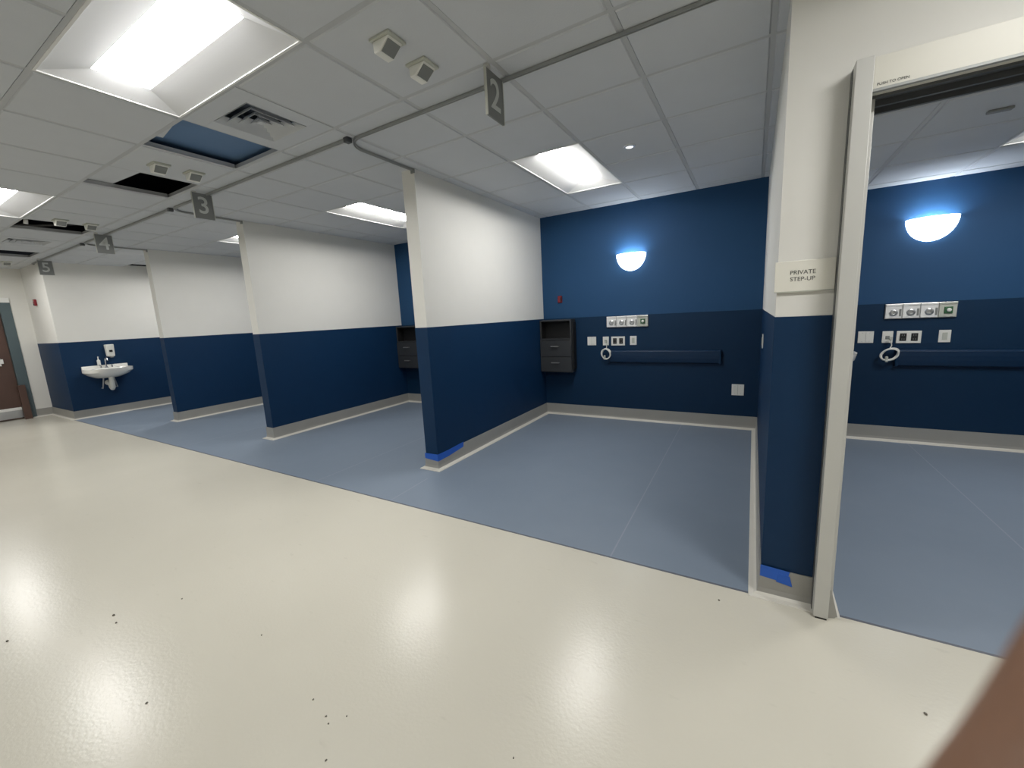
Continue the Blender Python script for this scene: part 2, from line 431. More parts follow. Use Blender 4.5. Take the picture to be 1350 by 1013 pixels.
# ------------------------------------------------------------------ openings in the ceiling
def moved_tile(x, y, rz, label):
    o = MB().box(-.27, .27, -.27, .27, 0, .014).build('ceiling_tile', TILE)
    o.location = (x, y, H + .042); o.rotation_euler = (0, 0, rz)
    return tag(o, label, 'ceiling tile', 'ceiling tiles pushed aside')
moved_tile(-3.27, 1.14, -.145, 'pushed-aside ceiling tile showing in the opening beside the square vent')
moved_tile(-4.567, 1.32, .07, 'pushed-aside ceiling tile showing in the second opening, before sign 3')
dk = MB()
dk.box(-4.05, -3.04, 1.25, 2.2, .075, .42)
dk.box(-4.07, -4.04, 1.23, 2.22, .06, .44)
d = dk.build('air_duct', DUCT, bevel=.006); d.location = (0, 0, H); tag(d, 'bluish sheet metal duct above the opening next to the vent', 'air duct')
pp = MB(); pp.tube([(-6.82, 1.42, H + .5), (-6.82, 1.42, H + .06), (-6.83, 1.41, H - .02)], .018, 12)
tag(pp.build('hanging_pipe', PLAST, smooth=True), 'short white pipe end poking down at the third ceiling opening', 'pipe')
cb = MB()
cb.tube([(-7.30, 1.40, H + .05), (-7.15, 1.55, H + .035), (-6.95, 1.75, H + .05), (-6.66, 1.95, H + .04)], .016, 8)
cb.tube([(-7.3, 1.5, H + .2), (-6.9, 1.62, H + .06), (-6.6, 1.7, H + .2)], .012, 8)
tag(cb.build('loose_cable', BLACK, smooth=True), 'dark loose cables lying over the third ceiling opening', 'cable')

# ------------------------------------------------------------------ ceiling vents
def make_vent(label, loc):
    t = thing('ceiling_vent', label, 'vent', loc, (0, 0, 0), 'square air vents in the corridor ceiling')
    fr = MB(); a, b = .298, .185
    for q in ((-a, a, -a, -b), (-a, a, b, a), (-a, -b, -b, b), (b, a, -b, b)): fr.box(*q, -.003, .006)
    fr.build('frame', VENTW, t, bevel=.001)
    sl = MB()
    for k in range(4):
        r0 = b - .002 - k * .047; r1 = r0 - .030; z0, z1 = -.006, .032
        th = .003
        for s in range(4):
            M = Matrix.Rotation(s * PI / 2, 4, 'Z')
            vs = [(-r0, r0, z0), (r0, r0, z0), (r1, r1, z1), (-r1, r1, z1)]
            vs = vs + [(x, y, z + th) for x, y, z in vs]
            sl.add([M @ Vector(v) for v in vs], [(0, 1, 2, 3), (7, 6, 5, 4), (0, 4, 5, 1), (1, 5, 6, 2), (2, 6, 7, 3), (3, 7, 4, 0)])
    sl.box(-.02, .02, -.02, .02, .0, .004)
    sl.build('louvre', VENTW, t)
    bx = MB().box(-a + .01, a - .01, -a + .01, a - .01, .14, .15)
    for q in ((-a + .01, a - .01, -a + .01, -a + .015), (-a + .01, a - .01, a - .015, a - .01), (-a + .01, -a + .015, -a, a), (a - .015, a - .01, -a, a)): bx.box(*q, .01, .14)
    bx.build('plenum_box', mat('grey_plenum', srgb(120, 130, 146), .7), t)
    return t
V0 = make_vent('square louvred air vent beside the large corridor light', (gx(-3) + P / 2 - P + .0 + P * 0 + .6096 * 0 + 0, gy(.5), H + .004))
V0.location = (-3.0188 + P / 2, gy(.5), H + .004)
dup(V0, (gx(-12) + P / 2, gy(.5), H + .004), 'far square air vent between the third and fourth ceiling openings')

# ------------------------------------------------------------------ small boxes on the ceiling in pairs
def make_callbox(label, loc):
    t = thing('ceiling_call_light', label, 'call light', loc, (0, 0, 0), 'small white call lights on the ceiling')
    MB().box(-.062, .062, -.056, .056, -.012, 0).build('base_plate', PLASTG, t, bevel=.003)
    bd = MB()
    bd.hexa([(-.048, -.044, -.060), (-.012, -.044, -.060), (-.012, .044, -.060), (-.048, .044, -.060)], [(-.050, -.046, -.012), (.052, -.046, -.012), (.052, .046, -.012), (-.050, .046, -.012)])
    bd.build('body', PLAST, t, bevel=.006, seg=3)
    gr = MB().hexa([(-.008, -.036, -.058), (-.004, -.036, -.0605), (-.004, .036, -.0605), (-.008, .036, -.058)], [(.040, -.038, -.0205), (.044, -.038, -.023), (.044, .038, -.023), (.040, .038, -.0205)])
    gr.build('lens_panel', GREYP, t, bevel=.002)
    return t
ZB = H
C0 = make_callbox('call light on the corridor ceiling before sign 2, farther from the sign', (-1.49, 1.56, ZB))
cl = [(-1.49, 1.79, 'call light on the corridor ceiling before sign 2, nearer the sign'),
      (-3.94, 1.57, 'call light between the two dark openings, nearer the large light'), (-3.94, 1.80, 'call light between the two dark openings, nearer sign 3'),
      (-6.50, 1.60, 'call light before sign 4, beside the torn opening'), (-6.54, 1.85, 'call light before sign 4, nearer the sign'),
      (-10.38, 1.60, 'farthest call light pair near the end door, left one'), (-10.36, 1.83, 'farthest call light pair near the end door, right one')]
for x, y, lab in cl: dup(C0, (x, y, ZB), lab)

# ------------------------------------------------------------------ curtain tracks
def make_track(x_right, x_part, label, y0=2.128, xstop=None):
    t = thing('curtain_track', label, 'curtain track', (0, 0, H - .004), (0, 0, 0), 'curtain tracks on the ceiling')
    xe = x_part - .010; r = .17; pts = [(x_right, y0)]
    n = 10
    for q in range(n + 1):
        a = PI / 2 * q / n
        pts.append((xe + r - r * math.sin(a), y0 + r - r * math.cos(a)))
    pts.append((xe, YA - .0))
    prof = [(-.009, 0), (-.009, -.015), (-.003, -.015), (-.003, -.006), (.003, -.006), (.003, -.015), (.009, -.015), (.009, 0)]
    MB().sweep(prof, pts).build('rail', TRACK, t)
    MB().box(x_right - .01, x_right + .03, y0 - .022, y0 + .022, -.030, .002).build('end_stop', BRONZE, t, bevel=.004)
    MB().box(xe - .02, xe + .02, YA - .012, YA, -.034, 0).build('wall_bracket', GREYP, t, bevel=.003)
    return t
make_track(XR - .05, XA, 'curved grey curtain track of bay 2, running up to the nearest partition')
make_track(XA + .05, XB, 'curved grey curtain track of bay 3, from the first dark end stop to sign 3', 2.105)
make_track(XB + .02, XC, 'curved grey curtain track of bay 4, passing sign 4', 2.105)
make_track(XC + .02, XD - .35, 'curtain track of bay 5 nearest the end door', 2.105)

# ------------------------------------------------------------------ bay number signs
def make_sign(num, x, y, label, ztop=2.645):
    t = thing('bay_sign', label, 'sign', (x, y, ztop), (0, 0, 0), 'hanging bay number signs')
    MB().box(-.006, .006, -.080, .080, -.222, 0).build('panel', SIGNG, t, bevel=.002)
    for a in (-.0835, .0795): MB().box(-.0075, .0075, a, a + .004, -.222, 0).build('edge_strip', PLASTG, t)
    MB().box(-.012, .012, -.076, -.046, 0, H - ztop + .004).build('ceiling_bracket', ALU, t)
    for s in (1, -1):
        M = Matrix.Translation((s * .0065, 0, -.112)) @ Matrix.Rotation(s * PI / 2, 4, 'Z') @ Matrix.Rotation(PI / 2, 4, 'X')
        text('numeral', num, .205, SIGNT, t, M, .0008, .002)
    return t
make_sign('2', -1.225, 2.04, 'grey hanging sign with a pale numeral 2', 2.652)
make_sign('3', -4.44, 2.06, 'grey hanging sign with a pale numeral 3', 2.655)
make_sign('4', -7.0, 2.07, 'grey hanging sign with a pale numeral 4')
make_sign('5', -9.8, 2.13, 'grey hanging sign with a pale numeral 5')

# ------------------------------------------------------------------ small ceiling fittings
t = thing('ceiling_spot', 'tiny round bright spot fitting in the ceiling of bay 2', 'ceiling spotlight', (-.893, 3.50, H))
MB().lathe([(.030, -.010), (.044, -.008), (.048, -.002), (.048, .004), (.030, .004)], 28).build('trim_ring', STEEL, t, smooth=True)
MB().lathe([(0, -.012), (.020, -.011), (.030, -.006), (.030, .004)], 24).build('glow_disc', mat('glowing_spot_disc', srgb(250, 250, 250), .3, emit=(1, 1, 1, 1), estr=1.6), t, smooth=True)  # glowing disc that makes the small fitting a bright spot
sl = MB().box(-.05, .05, -.02, .02, -.014, 0)
o = sl.build('ceiling_slot', GREYP, bevel=.004); o.location = (1.13, 3.52, HP); tag(o, 'small grey slot fitting on the private room ceiling', 'ceiling fitting')

# ------------------------------------------------------------------ wall sconces
def make_sconce(label, x, z=2.07):
    t = thing('wall_sconce', label, 'wall lamp', (x, YB, z), (0, 0, 0), 'half bowl wall lamps')
    R, Hh, D = .172, .195, .135
    mb = MB(); n, k = 28, 12; vs = []; fs = []
    for i in range(k + 1):
        a = PI / 2 * i / k
        for q in range(n + 1):
            b = PI * q / n
            vs.append((R * math.cos(a) * math.cos(b), -.004 - D * math.cos(a) ** .9 * math.sin(b), -Hh * math.sin(a)))
    for i in range(k):
        for q in range(n):
            fs.append((i * (n + 1) + q, i * (n + 1) + q + 1, (i + 1) * (n + 1) + q + 1, (i + 1) * (n + 1) + q))
    mb.add(vs, fs)
    o = mb.build('shade', SHADE, t, smooth=True)
    sd = o.modifiers.new('thick', 'SOLIDIFY'); sd.thickness = .004; sd.offset = 1
    MB().box(-.10, .10, -.004, 0, -.12, -.01).build('back_plate', LIGHTW, t)
    MB().tube([(-.07, -.05, -.05), (.07, -.05, -.05)], .012, 12).build('bulb', BULB, t, smooth=True)
    return t
S0 = make_sconce('lit white half bowl wall lamp in bay 2', -1.312)
dup(S0, (1.335, YB, 2.07), 'lit white half bowl wall lamp in the private room')

# ------------------------------------------------------------------ headwall fittings (local origin on the wall, facing -Y)
def plate(nm, label, cat, x, z, w, h, group, kind=''):
    t = thing(nm, label, cat, (x, YB - .0025, z), (0, 0, 0), group)
    MB().box(-w / 2, w / 2, -.008, 0, -h / 2, h / 2).build('face_plate', PLAST, t, bevel=.002)
    if kind == 'duplex2':
        for sx in (-.040, .040):
            o = MB().box(sx - .024, sx + .024, -.011, -.007, -.036, .036).build('socket', CHARDK, t, bevel=.004)
            for zz in (-.018, .018):
                for dx in (-.008, .008): MB().box(sx + dx - .002, sx + dx + .002, -.0118, -.0105, zz - .006, zz + .006).build('slot', GREYP, o)
    elif kind == 'port':
        MB().box(-.016, .016, -.012, -.007, -.020, .012).build('port', GREYP, t, bevel=.002)
    elif kind == 'paddle':
        MB().box(-.017, .017, -.012, -.007, -.033, .033).build('rocker', PLASTG, t, bevel=.002)
    elif kind == 'blank2':
        MB().box(-.001, .001, -.0086, -.0075, -h / 2 + .006, h / 2 - .006).build('joint', GREYP, t)
        for sx in (-.028, .028):
            for sz in (-.04, .04): MB().lathe([(0, 0), (.0035, 0), (.0035, .002)], 10, 0, Matrix.Translation((sx, -.0095, sz)) @ Matrix.Rotation(-PI / 2, 4, 'X')).build('screw', STEEL, t)
    return t
def gas_panel(label, x0, x1, z0=1.192, z1=1.330):
    cx = (x0 + x1) / 2; w = x1 - x0; h = z1 - z0
    t = thing('medical_gas_panel', label, 'gas outlet panel', (cx, YB - .0025, (z0 + z1) / 2), (0, 0, 0), 'headwall gas outlet panels')
    MB().box(-w / 2, w / 2, -.016, 0, -h / 2, h / 2).build('back_box', STEEL, t, bevel=.002)
    mw = w / 4
    for k in range(4):
        c = -w / 2 + mw * (k + .5)
        m = MB().box(c - mw / 2 + .004, c + mw / 2 - .004, -.024, -.015, -h / 2 + .006, h / 2 - .022)
        m.box(c - mw / 2 + .004, c + mw / 2 - .004, -.030, -.015, h / 2 - .020, h / 2 - .002)
        o = m.build('outlet_module', PLASTG if k == 3 else LIGHTW, t, bevel=.002)
        if k < 3:
            M = Matrix.Translation((c, -.024, -.012)) @ Matrix.Rotation(PI / 2, 4, 'X')
            MB().lathe([(.030, 0), (.030, .006), (.024, .010), (.014, .010), (.012, .003), (0, .003)], 24, 0, M).build('outlet_ring', STEEL, o, smooth=True)
            MB().box(c + mw * .32, c + mw * .44, -.027, -.02, -.045, .02).build('slide', GREYP, o)
        else:
            MB().box(c - .026, c + .030, -.032, -.02, -.034, .026).build('button_frame', GREEN, o, bevel=.002)
            M = Matrix.Translation((c + .004, -.030, -.003)) @ Matrix.Rotation(PI / 2, 4, 'X')
            MB().lathe([(.016, 0), (.016, .010), (.010, .014), (0, .014)], 18, 0, M).build('button', PLAST, o, smooth=True)
    return t
def cord(label, x, z, tilt):
    t = thing('call_remote', label, 'call remote', (x, YB - .058, z), (0, 0, 0), 'coiled white nurse call cords')
    loop = MB(); pts = []
    for q in range(160):
        a = 2 * PI * 3 * q / 160; rr = 1 + .09 * math.sin(q * .21) + .05 * math.cos(q * .13)
        pts.append((.058 * rr * math.cos(a) * (1.1 if tilt else 1), .010 * math.sin(a * .37), .062 * rr * math.sin(a) * (.82 if tilt else 1) + (.3 * .058 * math.cos(a) if tilt else 0)))
    loop.tube(pts, .0062, 6)
    loop.tube([(0.0, 0, .055), (.012, .004, .085), (.004, .012, .125), (.0, .016, .15)], .0045, 6)
    loop.build('cable', PLAST, t, smooth=True)
    MB().box(-.028, -.006, -.012, .012, -.075, -.02).build('handset', PLASTG, t, bevel=.005)
    MB().box(-.012, .012, -.006, .014, .135, .165).build('plug', PLASTG, t, bevel=.003)
    return t
def bumper(label, x0, x1):
    t = thing('bumper_rail', label, 'bumper rail', (0, YB - .0025, .822), (0, 0, 0), 'navy wall bumper rails')
    z = .08
    prof = [(0, -z), (-.022, -z), (-.036, -z + .014), (-.040, -.02), (-.040, .02), (-.036, z - .014), (-.022, z), (0, z)]
    mb = MB(); vs = []
    for x in (x0, x1): vs += [(x, y, zz) for y, zz in prof]
    n = len(prof); fs = [(i, i + 1, n + i + 1, n + i) for i in range(n - 1)] + [tuple(range(n))[::-1], tuple(range(n, 2 * n))]
    mb.add(vs, fs); mb.build('rail', BUMPER, t, bevel=.003)
    for x in (x0, x1):
        MB().box(x - .012, x + .012, -.041, 0, -z - .001, z + .001).build('end_cap', NAVYDK, t, bevel=.006)
    return t
for room, g0, g1, pa, pb, pc, pd, rx, b0, b1, tilt in [
        ('bay 2', -1.622, -1.105, -1.827, -1.638, -1.480, -1.288, -1.625, -1.60, -.31, False),
        ('the private room', 1.075, 1.563, .953, 1.114, 1.264, 1.506, 1.128, 1.19, 2.50, True)]:
    gas_panel('strip of four white and steel gas outlets above the sockets in ' + room, g0, g1)
    plate('wall_plate', 'square blank white wall plate, leftmost of the row in ' + room, 'wall plate', pa, 1.022, .118, .112, 'headwall plates', 'blank2')
    plate('wall_plate', 'white plate with the call cord plugged in, in ' + room, 'wall plate', pb, 1.020, .078, .112, 'headwall plates', 'port')
    plate('power_outlet', 'white double outlet with black sockets in ' + room, 'outlet', pc, 1.018, .174, .114, 'headwall sockets', 'duplex2')
    plate('wall_plate', 'narrow white plate right of the black sockets in ' + room, 'wall plate', pd, 1.022, .080, .112, 'headwall plates', 'paddle')
    cord('white call cord wound in a loop below its plate in ' + room, rx, .860, tilt)
    bumper('long navy bumper rail on the back wall of ' + room, b0, b1)
plate('wall_plate', 'lone white wall plate low on the right of bay 2', 'wall plate', -.122, .448, .122, .126, None, 'blank2')
t = plate('wall_plate', 'white switch plate seen edge-on on the pier wall of bay 2', 'wall plate', 0, 0, .075, .115, None, 'paddle')
t.location = (XR - .003, 4.05, 1.085); t.rotation_euler = (0, 0, -PI / 2)
t = thing('alarm_tag', 'faint red tag on the blue wall above the charcoal cabinet', 'tag', (-2.262, YB, 1.588))
MB().box(-.030, .030, -.020, 0, -.045, .045).build('body', REDDK, t, bevel=.006)
MB().box(.012, .026, -.030, -.018, -.030, .026).build('lever', BLACK, t, bevel=.002)

# ------------------------------------------------------------------ charcoal wall cabinets
def make_cabinet(label, x0):
    t = thing('wall_cabinet', label, 'cabinet', (x0, YB - .003, .615), (0, 0, 0), 'charcoal wall cabinets')
    w, d, h = .455, .145, .705; th = .020
    zN = .435   # bottom of open niche
    c = MB()
    c.box(0, th, -d, 0, 0, h); c.box(w - th, w, -d, 0, 0, h); c.box(th, w - th, -d, 0, h - th, h); c.box(th, w - th, -d, 0, 0, th)
    c.box(th, w - th, -d, 0, zN, zN + th)
    c.build('case', CHAR, t, bevel=.002)
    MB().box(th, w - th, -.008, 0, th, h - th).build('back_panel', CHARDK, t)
    q = .003
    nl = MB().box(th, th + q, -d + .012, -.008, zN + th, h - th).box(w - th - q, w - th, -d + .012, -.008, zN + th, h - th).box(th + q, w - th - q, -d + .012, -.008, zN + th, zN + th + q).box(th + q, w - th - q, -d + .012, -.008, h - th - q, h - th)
    nl.build('niche_shade', CHARDK, t)  # thin black sheets added to paint the shade inside the open niche
    for z0, z1 in ((.215, .430), (.010, .210)):
        o = MB().box(.004, w - .004, -d - .018, -d, z0, z1).build('drawer', CHAR, t, bevel=.003)
        hz = z1 - .075; y = -d - .018
        MB().tube([(w / 2 - .055, y, hz), (w / 2 - .052, y - .022, hz), (w / 2 + .052, y - .022, hz), (w / 2 + .055, y, hz)], .006, 8).box(w / 2 - .056, w / 2 + .056, y - .027, y - .018, hz - .007, hz + .007).build('handle', HANDLE, o)
    MB().box(w - .001, w + .012, -.10, 0, .04, h - .04).build('shadow_strip', CHARDK, t, bevel=.002)  # black strip standing in for the shadow on the wall beside the cabinet
    return t
K0 = make_cabinet('charcoal wall cabinet with two drawers in the corner of bay 2', XA + .008)
dup(K0, (XB + .008, YB - .003, .615), 'charcoal wall cabinet in bay 3, half hidden by the nearest partition')

# ------------------------------------------------------------------ sinks
def make_sink(label, loc, rz):
    """back against local X=0 plane, basin projects to +X, width along Y"""
    t = thing('wall_sink', label, 'sink', loc, (0, 0, rz), 'white wall-hung sinks')
    w, d, h = .31, .45, .115
    n = 24
    def ring(sx, z, inset=0.0, off=0.0):
        pts = []
        W2, D2 = w - inset, d - inset
        for q in range(n + 1):          # front edge bows out
            a = -1 + 2 * q / n
            pts.append((off + max(.02 + inset * .6, D2 * sx * (1 - .42 * abs(a) ** 3.2)), a * W2 * (1 if sx > .9 else .9 * sx + .1), z))
        return pts
    mb = MB()
    top, bot = ring(1, 0), ring(.97, -h * .5)
    low = [(x * .82, y * .82, -h) for x, y, z in ring(1, 0)]; ped = [(x * .45, y * .5, -h - .055) for x, y, z in ring(1, 0)]
    rows = [top, bot, low, ped]
    vs = []
    for r in rows: vs += [(0, -w if r is top or r is bot else r[0][1], r[0][2])] + r + [(0, w if r is top or r is bot else r[-1][1], r[0][2])]
    k = n + 3; fs = []
    for i in range(3):
        for q in range(k - 1): fs.append((i * k + q, i * k + q + 1, (i + 1) * k + q + 1, (i + 1) * k + q))
    fs.append(tuple(3 * k + q for q in range(k)))
    for i in range(3): fs.append((i * k, (i + 1) * k, (i + 1) * k + k - 1, i * k + k - 1))
    # rim and bowl
    m2 = 24; rim = []; bowl1 = []; bowl2 = []
    o = len(vs)
    cx, rx, ry = .255, .150, .225
    outer = [vs[q] for q in range(k)]
    el = [(cx + rx * math.cos(a), ry * math.sin(a)) for a in [2 * PI * q / m2 for q in range(m2)]]
    mb.add(vs, fs)
    mb.build('basin', PORC, t, smooth=True, bevel=0)
    tp = MB()
    bm = bmesh.new()
    ov = [bm.verts.new((x, y, .002)) for x, y, z in outer]; ev = [bm.verts.new((x, y, .002)) for x, y in el]
    oe = [bm.edges.new((ov[i], ov[(i + 1) % len(ov)])) for i in range(len(ov))]; ee = [bm.edges.new((ev[i], ev[(i + 1) % m2])) for i in range(m2)]
    bmesh.ops.triangle_fill(bm, use_beauty=True, edges=oe + ee)
    prev = ev
    for s, z in ((.94, -.02), (.78, -.065), (.45, -.09), (.08, -.095)):
        cur = [bm.verts.new((cx + (x - cx) * s, y * s, z)) for x, y in el]
        for i in range(m2): bm.faces.new((prev[i], prev[(i + 1) % m2], cur[(i + 1) % m2], cur[i]))
        prev = cur
    bm.faces.new(prev)
    bmesh.ops.recalc_face_normals(bm, faces=bm.faces)
    me = bpy.data.meshes.new('rim'); bm.to_mesh(me); bm.free(); me.materials.append(PORC)
    for p in me.polygons: p.use_smooth = True
    try: me.set_sharp_from_angle(angle=.7)
    except Exception: pass
    ro = bpy.data.objects.new('bowl', me); COL.objects.link(ro); ro.parent = t
    MB().box(0, .03, -w, w, 0, .055).build('splash_ledge', PORC, t, bevel=.008, seg=3)
    fz = MB(); fz.lathe([(.026, .002), (.026, .012), (.016, .02), (.013, .05)], 16, 0, Matrix.Translation((.075, 0, 0)))
    fz.tube([(.075, 0, .04), (.075, 0, .13), (.09, 0, .17), (.13, 0, .19), (.175, 0, .175), (.19, 0, .14)], .010, 10)
    fz.build('faucet', CHROME, t, smooth=True)
    for s in (-1, 1):
        MB().tube([(.075, s * .075, .002), (.075, s * .075, .045)], .012, 10).tube([(.075, s * .075, .05), (.115, s * .105, .065)], .008, 8).build('tap_lever', CHROME, t, smooth=True)
    tr = MB(); tr.tube([(.2, 0, -.16), (.2, 0, -.30), (.19, 0, -.345), (.155, 0, -.37), (.115, 0, -.345), (.105, 0, -.30), (.09, 0, -.275), (0, 0, -.27)], .036, 14)
    tr.tube([(.2, 0, -.15), (.2, 0, -.21)], .038, 14); tr.tube([(.012, 0, -.27), (0.0, 0, -.27)], .05, 16)
    tr.build('drain_trap', PLAST, t, smooth=True)
    for s in (-1, 1):
        MB().tube([(.0, s * .1, -.36), (.05, s * .1, -.36), (.06, s * .09, -.30), (.07, s * .06, -.12)], .010, 8).build('supply_line', STEEL, t, smooth=True)
    return t
K1 = make_sink('white wall-hung sink with a wrapped drain on the far navy wall', (XD + .003, 2.66, .845), 0)
dup(K1, (XQ + .003, 4.62, .935), 'white sink edge peeking out beside the sliding door jamb')
t = thing('soap_dispenser', 'white soap dispenser on the far wall above the sink', 'dispenser', (XD + .003, 2.76, 1.025))
MB().hexa([(0, -.055, .02), (.075, -.05, .02), (.075, .05, .02), (0, .055, .02)], [(0, -.062, .235), (.095, -.056, .235), (.095, .056, .235), (0, .062, .235)]).build('body', PLAST, t, bevel=.012, seg=3)
MB().box(.086, .092, -.022, .022, .10, .135).build('window', BLACK, t)
MB().hexa([(.03, -.02, 0), (.09, -.02, 0), (.09, .02, 0), (.03, .02, 0)], [(.02, -.03, .022), (.085, -.03, .022), (.085, .03, .022), (.02, .03, .022)]).build('push_bar', GREYP, t, bevel=.003)
t = thing('hand_pump', 'slim white pump bottle left of the soap dispenser', 'bottle', (XD + .045, 2.58, .903))
MB().lathe([(0, 0), (.022, 0), (.024, .01), (.024, .085), (.010, .10), (.008, .115), (0, .115)], 16).build('bottle', PLAST, t, smooth=True)
MB().tube([(0, 0, .11), (0, 0, .15), (.035, 0, .145)], .006, 8).build('pump', PLAST, t, smooth=True)

# ------------------------------------------------------------------ fire alarm on far pier
t = thing('fire_alarm', 'small red fire alarm high on the far white pier', 'alarm', (-10.85, YP - .0, 2.05))
MB().box(-.045, .045, -.035, 0, -.055, .055).build('housing', REDDK, t, bevel=.008)
MB().box(-.020, .022, -.042, -.032, .015, .040).build('strobe', PLASTG, t, bevel=.004)
MB().box(-.035, .035, -.0365, -.034, -.045, -.020).build('grille', BLACK, t)

# ------------------------------------------------------------------ tape left on the base
def tape(label, pts, z, h, thick, axis, end):
    pass
def tape_strip(label, quads):
    mb = MB()
    for q, n in quads:
        q = [Vector(v) for v in q]; n = Vector(n) * .0015
        mb.hexa([v for v in q], [v + n for v in q])
    o = mb.build('masking_tape', TAPE); return tag(o, label, 'tape', 'strips of blue masking tape')
x = XA + .0106; ye = YA - .0106
tape_strip('blue masking tape along the base of the nearest partition end', [
    ([(x, ye - .0, .085), (x, 2.95, .088), (x, 2.95, .150), (x, ye, .152)], (1, 0, 0)),
    ([(x, 2.95, .088), (x, 3.20, .110), (x, 3.205, .160), (x, 2.95, .150)], (1, 0, 0)),
    ([(XA - TP - .008, ye, .098), (x, ye, .085), (x, ye, .152), (XA - TP - .008, ye, .150)], (0, -1, 0))])
yp = YP - .0106
tape_strip('blue masking tape at the foot of the pier beside the sliding door', [
    ([(XR - .006, yp, .100), (XR + .10, yp, .090), (XR + .112, yp, .150), (XR - .006, yp, .158)], (0, -1, 0)),
    ([(XR + .06, yp - .0015, .088), (XR + .125, yp - .0015, .078), (XR + .112, yp - .0015, .128), (XR + .07, yp - .0015, .132)], (0, -1, 0))])

# ------------------------------------------------------------------ room sign
t = thing('room_sign', 'white PRIVATE room sign on the pier beside the sliding door', 'sign', (.180, YP, 1.505))
MB().box(-.108, .100, -.010, 0, -.063, .063).build('plate', PAPER, t, bevel=.002)
MB().box(-.108, .100, -.012, -.004, -.0655, -.0615).build('rail', PLASTG, t)
for i, s in enumerate(['PRIVATE', 'STEP-UP']):
    M = Matrix.Translation((-.010, -.0105, .014 - i * .027)) @ Matrix.Rotation(PI / 2, 4, 'X')
    text('lettering', s, .024, INK, t, M, .0004)

# ------------------------------------------------------------------ sliding door frame (private room)
t = thing('door_1', 'pale metal frame and header of the open sliding door to the private room', 'door frame', (0, 0, 0), (0, 0, 0), None, 'structure')
j = MB().box(.283, .336, 2.062, 2.150, 0.008, 2.243)
j.build('jamb', ALU, t, bevel=.002)
MB().box(.281, .283, 2.11, 2.147, .008, 2.235).build('jamb_dark_strip', BRONZE, t)  # thin dark strip along the left side of the jamb
MB().box(2.64, 2.72, 2.062, 2.150, 0, 2.243).build('jamb', ALU, t, bevel=.002)
MB().box(.338, 2.64, 2.078, 2.150, 2.137, 2.243).build('header', HEAD, t, bevel=.002)
MB().box(.338, 2.64, 2.074, 2.090, 2.128, 2.137).build('header_lip', TRACK, t)
ch = MB().box(.338, 2.64, 2.095, 2.31, 2.145, 2.150).box(.338, 2.64, 2.14, 2.155, 2.128, 2.145).box(.338, 2.64, 2.22, 2.235, 2.124, 2.145).box(.338, 2.64, 2.295, 2.31, 2.122, 2.24)
ch.build('track_channel', BRONZE, t)
MB().box(.338, .360, 2.150, 2.31, .008, 2.145).build('inner_jamb', ALU, t, bevel=.002)
M = Matrix.Translation((.392, 2.0775, 2.150)) @ Matrix.Rotation(PI / 2, 4, 'X')
text('header_lettering', 'PUSH TO OPEN', .0125, INK, t, M, .0004)
MB().box(.290, .332, 2.064, 2.12, 0, .009).build('floor_pad', BLACK, t)
ft = MB().hexa([(.337, 2.085, 0), (.376, 2.10, 0), (.376, 2.16, 0), (.337, 2.16, 0)], [(.337, 2.095, .13), (.347, 2.10, .13), (.347, 2.16, .13), (.337, 2.16, .13)])
ft.build('jamb_foot', COVE, t)

# ------------------------------------------------------------------ double door at the far end
t = thing('door_2', 'blue-grey framed doorway with brown leaves at the far end of the corridor', 'door', (0, 0, 0), (0, 0, 0), None, 'structure')
fr = MB()
fr.box(XE - .16, XE + .02, DY1, DY1 + .13, 0, DZ + .05); fr.box(XE - .16, XE + .02, DY0 - .09, DY0, 0, DZ + .05)
fr.build('frame', FRAMEG, t, bevel=.003)
MB().box(XE - .16, XE + .025, DY0 - .09, DY1 + .13, DZ, DZ + .085).build('frame_head', LIGHTW, t, bevel=.003)
lf = MB().box(XE - .10, XE - .05, .95, DY1 - .002, .012, DZ - .01)
o = lf.build('door_leaf', WOOD, t, bevel=.003)
MB().box(XE - .05, XE - .015, 1.0, DY1 - .10, 1.02, 1.10).box(XE - .05, XE - .02, DY1 - .2, DY1 - .13, .98, 1.14).build('push_bar', LIGHTW, o, bevel=.004)
MB().box(XE - .052, XE - .046, .97, DY1 - .02, .17, .22).build('kick_strip', LIGHTW, o)
MB().box(XE - .052, XE - .047, .97, DY1 - .02, .03, .168).build('kick_plate', STEEL, o)
lf = MB().box(XE - .10, XE - .05, DY0 + .002, .945, .012, DZ - .01)
o = lf.build('door_leaf', WOOD, t, bevel=.003)
MB().box(XE - .05, XE - .015, DY0 + .10, .90, 1.02, 1.10).build('push_bar', LIGHTW, o, bevel=.004)
MB().box(XE - .052, XE - .046, DY0 + .02, .93, .17, .22).build('kick_strip', LIGHTW, o)
MB().box(XE - .052, XE - .047, DY0 + .02, .93, .03, .168).build('kick_plate', STEEL, o)
MB().box(XE - .02, XE + .05, DY1 - .18, DY1 - .10, DZ - .13, DZ - .02).build('closer', PLAST, t, bevel=.004)
post = MB().box(XE + .022, XE + .10, DY1 - .03, DY1 + .06, 0, .62)
post.build('corner_guard', WOOD, t, bevel=.003)

